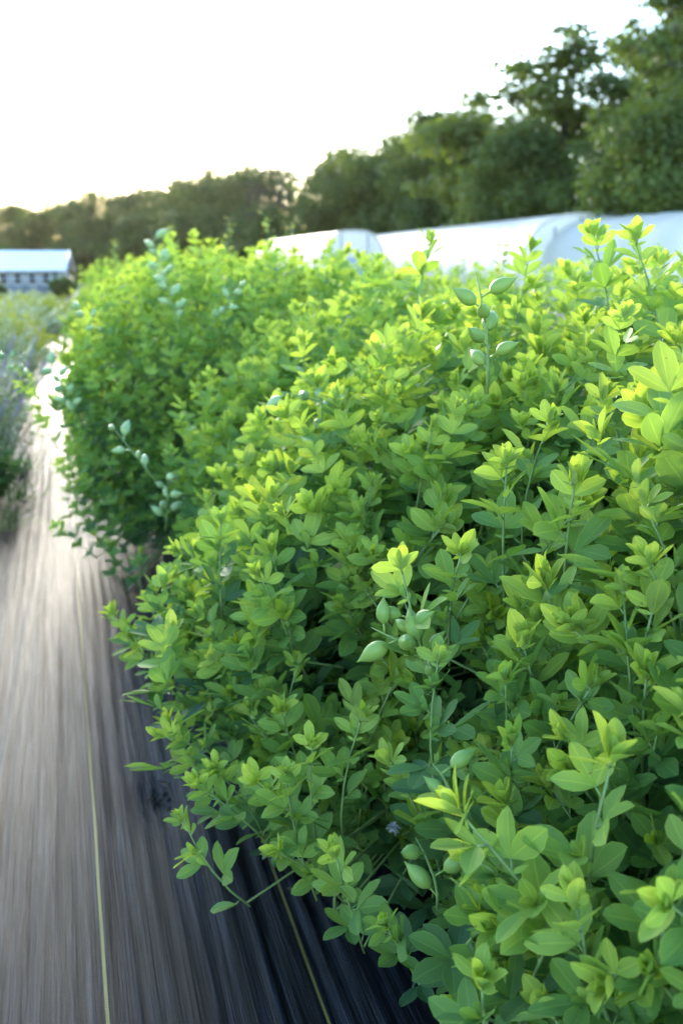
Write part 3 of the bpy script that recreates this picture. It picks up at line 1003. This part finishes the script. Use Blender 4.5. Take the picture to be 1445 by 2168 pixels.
def house():
    D = 75.0
    p = at(138, 600, D)
    zg = gz(70)
    top = at(146, 530, D)[2] - zg
    eave = at(146, 571, D)[2] - zg
    root = thing('house', 'long low grey house with pale metal roof and white framed windows', 'house', (p[0], p[1], zg), R(-4) - YAW + R(14))
    L, Dp = 16.0, 7.0
    w = MB()
    w.box((-L, 0, -.2), (-.25, Dp, eave))
    # gable triangles
    for x in (-L, -.27):
        w.add([(x, 0, eave), (x, Dp, eave), (x, Dp / 2, top - .1), (x + .02, 0, eave), (x + .02, Dp, eave), (x + .02, Dp / 2, top - .1)], [(0, 1, 2), (5, 4, 3), (0, 2, 5, 3), (1, 4, 5, 2)])
    wall = w.build('wall', M['siding'], root, smooth=False)
    r = MB()
    n = 40
    for side in (0, 1):
        y0, y1 = (-.45, Dp / 2) if side == 0 else (Dp + .45, Dp / 2)
        z0 = eave - .02
        v, f = [], []
        for i in range(n * 4 + 1):
            x = -L - .3 + (L + .45) * i / (n * 4)
            rib = .03 if i % 4 == 0 else 0
            v += [(x, y0, z0 + rib), (x, y1, top + rib), (x, y0, z0 - .05), (x, y1, top - .05)]
        for i in range(n * 4):
            k = i * 4
            q = (k, k + 4, k + 5, k + 1)
            f.append(q if side == 0 else q[::-1])
            f.append((k + 2, k + 3, k + 7, k + 6))
            f.append((k, k + 2, k + 6, k + 4))
        r.add(v, f)
    roof = r.build('roof', M['metal_roof'], root, smooth=False)
    t = MB()
    for y0, y1 in ((-.47, Dp / 2), (Dp + .47, Dp / 2)):
        v = [(.16, y0, eave - .22), (.16, y1, top - .17), (.16, y1, top + .06), (.16, y0, eave + .03)]
        v2 = [(.22, b, c) for a, b, c in v]
        t.add(v + v2, [(0, 1, 2, 3), (7, 6, 5, 4), (0, 4, 5, 1), (2, 6, 7, 3), (1, 5, 6, 2), (3, 7, 4, 0)])
    t.build('bargeboard', M['white'], roof, smooth=False)
    g_ = MB()
    g_.box((-L - .3, -.53, eave - .12), (.14, -.46, eave - .01))
    g_.build('gutter', M['white'], roof, smooth=False)
    for k in range(9):
        xc = -1.35 - k * 1.02
        fr = MB()
        z0, z1 = eave - 1.12, eave - .16
        for lo, hi in (((xc - .40, -.05, z0), (xc - .29, .0, z1)), ((xc + .29, -.05, z0), (xc + .40, .0, z1)), ((xc - .29, -.05, z1 - .1), (xc + .29, 0, z1)), ((xc - .29, -.05, z0), (xc + .29, 0, z0 + .1)), ((xc - .29, -.045, (z0 + z1) / 2 - .02), (xc + .29, 0, (z0 + z1) / 2 + .02))):
            fr.box(lo, hi)
        fo = fr.build('window', M['white'], root, smooth=False)
        pa = MB()
        pa.box((xc - .288, -.02, z0 + .1), (xc + .288, -.004, z1 - .1))
        pa.build('pane', M['glass'], fo, smooth=False)
    c = MB()
    c.box((-.42, -.03, -.2), (-.22, .0, eave - .02))
    c.build('corner_board', M['white'], root, smooth=False)


house()


# ------------------------------------------------------------------ trees
M['bark'] = simple_mat('bark', (0.085, 0.07, 0.055), .9, .2, .45, 12, bump=.5, stretch=(1, 1, .25))
TL = [(0.0, (0.185, 0.22, 0.045)), (0.5, (0.115, 0.155, 0.036)), (1.0, (0.058, 0.088, 0.025))]
M['crown'] = leaf_material('tree_leaves', TL, veins=False, trans=.36, back=(.07, .11, .045), tr_gain=(1.3, 1.45, .6))
M['crown_grey'] = leaf_material('sparse_grey_leaves', [(0.0, (0.12, 0.12, 0.06)), (1.0, (0.06, 0.065, 0.04))], veins=False, trans=.2, back=(.09, .09, .07))


def make_tree(seed, H, cr, cb, n_limb, n_leaf, leaf, open_, grey=False):
    """unit prototype; crown radius cr, crown base cb; returns (trunk mesh, crown mesh)"""
    rg = random.Random(seed)
    tk, cn = MB(), MB()
    lean = np.array([rg.uniform(-.4, .4), rg.uniform(-.4, .4), 0])
    tp = lambda t: np.array([0, 0, H * .86 * t]) + lean * t * t + np.array([.15 * math.sin(5 * t + seed), .15 * math.cos(4 * t), 0]) * t
    tk.tube([tp(t / 9) for t in range(10)], [.30 * (1 - .85 * t / 9) * H / 12 + .02 for t in range(10)], 8)
    tips = []
    for i in range(n_limb):
        s = (i + .5) / n_limb
        t0 = cb / H / .86 + (1 - cb / H / .86) * s * .93
        th = i * 2.4 + rg.uniform(-.5, .5)
        reach = cr * (math.sin(math.pi * (.16 + .80 * s)) ** .7) * rg.uniform(.65, 1.12)
        p0 = tp(max(t0 - .12, .03))
        p2 = tp(min(t0, 1)) + np.array([math.cos(th) * reach, math.sin(th) * reach, rg.uniform(-.02, .14) * H])
        p1 = (p0 + p2) / 2 + np.array([0, 0, .05 * H])
        tk.tube([p0, (p0 + p1) / 2 + rg.uniform(-.1, .1), p1, p2], [.10 * H / 12, .08 * H / 12, .06 * H / 12, .02], 5)
        tips.append((p2, rg.uniform(.75, 1.2)))
        tips.append(((p1 + p2) / 2 + np.array([rg.gauss(0, .4), rg.gauss(0, .4), rg.gauss(.2, .3)]), rg.uniform(.6, 1.0)))
        for q in range(2):
            p3 = p2 * .6 + p1 * .4 + np.array([rg.gauss(0, .9), rg.gauss(0, .9), rg.gauss(.3, .6)]) * cr / 3.2
            tk.tube([(p1 + p2) / 2, p3], [.04 * H / 12, .012], 4)
            tips.append((p3, rg.uniform(.5, .95)))
    tips.append((tp(1) + np.array([0, 0, .06 * H]), .9))
    tot = sum(s ** 2 for _, s in tips)
    base_r = cr * (.29 if open_ else .50)
    for c, s in tips:
        k = int(n_leaf * s * s / tot)
        tone = rg.uniform(-.22, .22)
        el = np.array([1.0, 1.0, .72]) * base_r * s
        for q in range(k):
            u = norm([rg.gauss(0, 1), rg.gauss(0, 1), rg.gauss(0, 1)])
            rr = rg.random() ** .5
            rr *= 1 + .25 * noise.noise(Vector(u * 2.0 + c))
            pos = c + u * el * rr
            nrm = norm(u * .7 + np.array([0, 0, .8]) + np.array([rg.gauss(0, .5), rg.gauss(0, .5), rg.gauss(0, .4)]))
            d = norm(np.cross(nrm, [rg.gauss(0, 1), rg.gauss(0, 1), rg.gauss(0, 1)]))
            w = np.cross(nrm, d)
            Lf = leaf * rg.uniform(.6, 1.25)
            v = [pos - d * Lf * .5, pos + w * Lf * .27 + nrm * .03, pos + d * Lf * .5 - nrm * Lf * .08, pos - w * Lf * .27 + nrm * .03]
            cn.add(v, [(0, 1, 2, 3)], [(0.5, 0), (1, .5), (.5, 1), (0, .5)], .5 + tone + rg.uniform(-.2, .2), rg.random())
    return tk.mesh('trunk', M['bark']), cn.mesh('crown', M['crown_grey'] if grey else M['crown'], smooth=False)


TREE = {
    'dense': make_tree(1, 12, 4.2, 1.6, 16, 22000, .36, False),
    'round': make_tree(2, 12, 4.8, 1.2, 17, 24000, .36, False),
    'tall': make_tree(3, 12, 3.4, 2.4, 15, 20000, .34, False),
    'open': make_tree(4, 12, 4.0, 3.6, 16, 11500, .33, True),
    'grey': make_tree(5, 12, 3.6, 1.2, 18, 3000, .32, True, True),
    'low': make_tree(6, 12, 6.2, .3, 15, 12000, .80, False),
}
TREES = [  # px, top py, distance, kind, width factor, label
    (-70, 436, 165, 'round', 1.2, 'farthest tree at the left edge, above the house roof'),
    (30, 438, 160, 'dense', 1.3, 'far rounded tree directly above the house ridge'),
    (115, 428, 152, 'round', 1.2, 'far tree above the right end of the house'),
    (200, 412, 145, 'dense', 1.3, 'far tree just left of the sunset glow'),
    (295, 403, 138, 'tall', 1.5, 'pointed far tree standing in the sunset glow'),
    (375, 398, 130, 'round', 1.2, 'far tree just right of the sunset glow'),
    (455, 364, 120, 'dense', 1.2, 'rounded tree rising where the skyline steps up from the glow'),
    (530, 352, 112, 'round', 1.0, 'green tree left of the grey tangled tree'),
    (608, 345, 104, 'grey', 1.3, 'grey tangled half bare tree with sky showing through its top'),
    (672, 360, 102, 'grey', 1.1, 'shorter grey twiggy tree in the dip of the skyline'),
    (740, 332, 92, 'dense', 1.1, 'dense tree above the small hoop house'),
    (815, 306, 86, 'round', 1.0, 'broad tree above the gap between two hoop houses'),
    (905, 252, 78, 'tall', 1.3, 'upright tree with a peaked crown above the long hoop house'),
    (965, 262, 76, 'dense', 1.0, 'dark tree right of the peaked one'),
    (1025, 246, 70, 'round', 1.0, 'rounded tree left of the big airy tree'),
    (1085, 330, 62, 'grey', 1.2, 'greyish twiggy tree between the rounded and the airy trees'),
    (1195, 112, 54, 'open', 1.6, 'big airy tree with wide sky gaps in its crown'),
    (1120, 268, 50, 'dense', .9, 'olive green tree under the airy crown, above the hoop house end'),
    (1395, 95, 50, 'tall', 1.0, 'tall full tree right of the airy one'),
    (1335, 290, 44, 'round', .85, 'bushy tree below the tall full one'),
    (1480, -50, 38, 'open', .85, 'tallest tree cut by the top right corner'),
    (1420, 215, 36, 'dense', .95, 'dark dense tree at the right edge under the tallest crown'),
    (1600, -10, 40, 'tall', 1.0, 'tree mostly beyond the right edge behind the tallest one'),
    (60, 478, 148, 'low', 1.0, 'low spreading tree right behind the house roof'),
    (190, 470, 138, 'low', 1.0, 'low spreading tree under the sunset glow'),
    (310, 462, 126, 'low', 1.0, 'low spreading tree under the pointed far tree'),
    (430, 452, 114, 'low', 1.0, 'low spreading tree above the tall pale sprigs'),
    (560, 446, 102, 'low', .9, 'low dark tree at the foot of the grey tangled tree'),
    (690, 440, 92, 'low', .9, 'low dark tree behind the small hoop house roof'),
    (820, 430, 82, 'low', .9, 'low dark tree behind the far end of the long hoop house'),
    (950, 415, 72, 'low', .9, 'low dark tree behind the middle of the long hoop house'),
    (1060, 410, 66, 'low', .8, 'low dark tree left of the visible trunk'),
    (1170, 385, 60, 'low', .8, 'low dark tree behind the hoop house door end'),
    (1330, 370, 52, 'low', .8, 'low dark tree behind the hoop house at the right'),
    (1470, 360, 46, 'low', .8, 'low dark tree at the right edge behind the hoop house'),
]
TOPZ = {}
for kd, (mt_, mc_) in TREE.items():
    zz = np.empty(len(mc_.vertices) * 3, np.float32)
    mc_.vertices.foreach_get('co', zz)
    TOPZ[kd] = float(np.percentile(zz[2::3], 98.5))
rt = random.Random(5)
for px, py, D, kind, wf, lab in TREES:
    top = at(px, py, D)
    zg = gz(top[1]) - .1
    Ht = top[2] - zg
    s = Ht / TOPZ[kind]
    root = thing('tree', lab, 'tree', (top[0], top[1], zg), rt.uniform(0, 6.28), 'trees of the wood edge')
    root.scale = (s * wf, s * wf, s)
    link('trunk', TREE[kind][0], root)
    link('crown', TREE[kind][1], root)


# ------------------------------------------------------------------ litter on the fabric
def blob(mb, c, r, rg, flat=1.0, age=.5):
    v, f = [], []
    for j in range(5):
        ph = math.pi * j / 4
        for i in range(7):
            a_ = 6.283 * i / 7
            k = r * rg.uniform(.7, 1.25)
            v.append((c[0] + k * math.sin(ph) * math.cos(a_), c[1] + k * math.sin(ph) * math.sin(a_), c[2] + k * flat * math.cos(ph)))
    for j in range(4):
        for i in range(7):
            f.append((j * 7 + i, (j + 1) * 7 + i, (j + 1) * 7 + (i + 1) % 7, j * 7 + (i + 1) % 7))
    mb.add(v, f, age=age)


M['soil'] = simple_mat('dark_soil', (0.035, 0.026, 0.02), .95, .1, .5, 40, bump=.6)
M['fluff'] = simple_mat('dry_fluff', (0.34, 0.31, 0.29), .9, .1, .4, 60)
rl = random.Random(21)


def ground_at(px, py):
    k = F_[2] + (1084 - py) / FPX * U_[2]
    return at(px, py, -CAM_H / k)


for px, py, n, rr, lab in ((345, 1692, 16, .022, 'dark soil crumbs at a small hole in the fabric beside the low shoots'),
                           (322, 1612, 6, .010, 'few soil crumbs on the fabric above the larger soil patch'),
                           (603, 1980, 7, .012, 'soil crumbs on the fabric beside the right yellow line')):
    g0 = ground_at(px, py)
    mb = MB()
    for q in range(n):
        blob(mb, (rl.gauss(0, rr), rl.gauss(0, rr * 1.4), .006), rl.uniform(.003, .007), rl, .6)
    o = mb.build('soil_crumbs', M['soil'])
    o.location = (g0[0], g0[1], .0)
    tag(o, lab, 'soil', 'soil crumbs on the fabric')
for k, (px, py, lab) in enumerate(((362, 1668, 'curled dry leaf lying by the dark soil crumbs'), (640, 1905, 'dry leaf lying right of the right yellow line'),
                                   (120, 1420, 'dry leaf alone on the fabric left of the left yellow line'), (255, 2010, 'small dry leaf between the two yellow lines'),
                                   (300, 1420, 'dry leaf under the leftmost lime shoots'))):
    g0 = ground_at(px, py)
    mb = MB()
    an = rl.uniform(0, 6.28)
    L = rl.uniform(.018, .03)
    place(mb, leaflet(L, L * .5, .5, -.35, 4, 6), frame((math.cos(an), math.sin(an), .05), (0, 0, 1)), np.zeros(3), .5, .5)
    o = mb.build('dry_leaf', M['dry'])
    o.location = (g0[0], g0[1], .011)
    tag(o, lab, 'leaf', 'dry leaves on the fabric')
mb = MB()
fp = at(833, 1752, 1.22) - np.array(B.location)
for q in range(60):
    d = norm([rl.gauss(0, 1), rl.gauss(0, 1), rl.gauss(0, 1)])
    place(mb, leaflet(rl.uniform(.006, .011), .0018, .2, .2, 2, 3), frame(d), fp, rl.random(), rl.random())
mb.build('dry_seed_head', M['fluff'], B)


# ------------------------------------------------------------------ thin evening haze
def build_haze():
    mb = MB()
    mb.box((-260, -12, -3.0), (260, 330, 24))
    m, nt, out = new_mat('evening_haze')
    v = nt.nodes.new('ShaderNodeVolumePrincipled')
    v.inputs['Color'].default_value = (1.0, 0.87, 0.68, 1)
    v.inputs['Density'].default_value = 0.00004
    v.inputs['Anisotropy'].default_value = 0.8
    nt.links.new(v.outputs[0], out.inputs['Volume'])
    o = mb.build('haze', m, smooth=False)
    tag(o, 'thin pale evening haze in the air over the field', 'haze', kind='stuff')


build_haze()
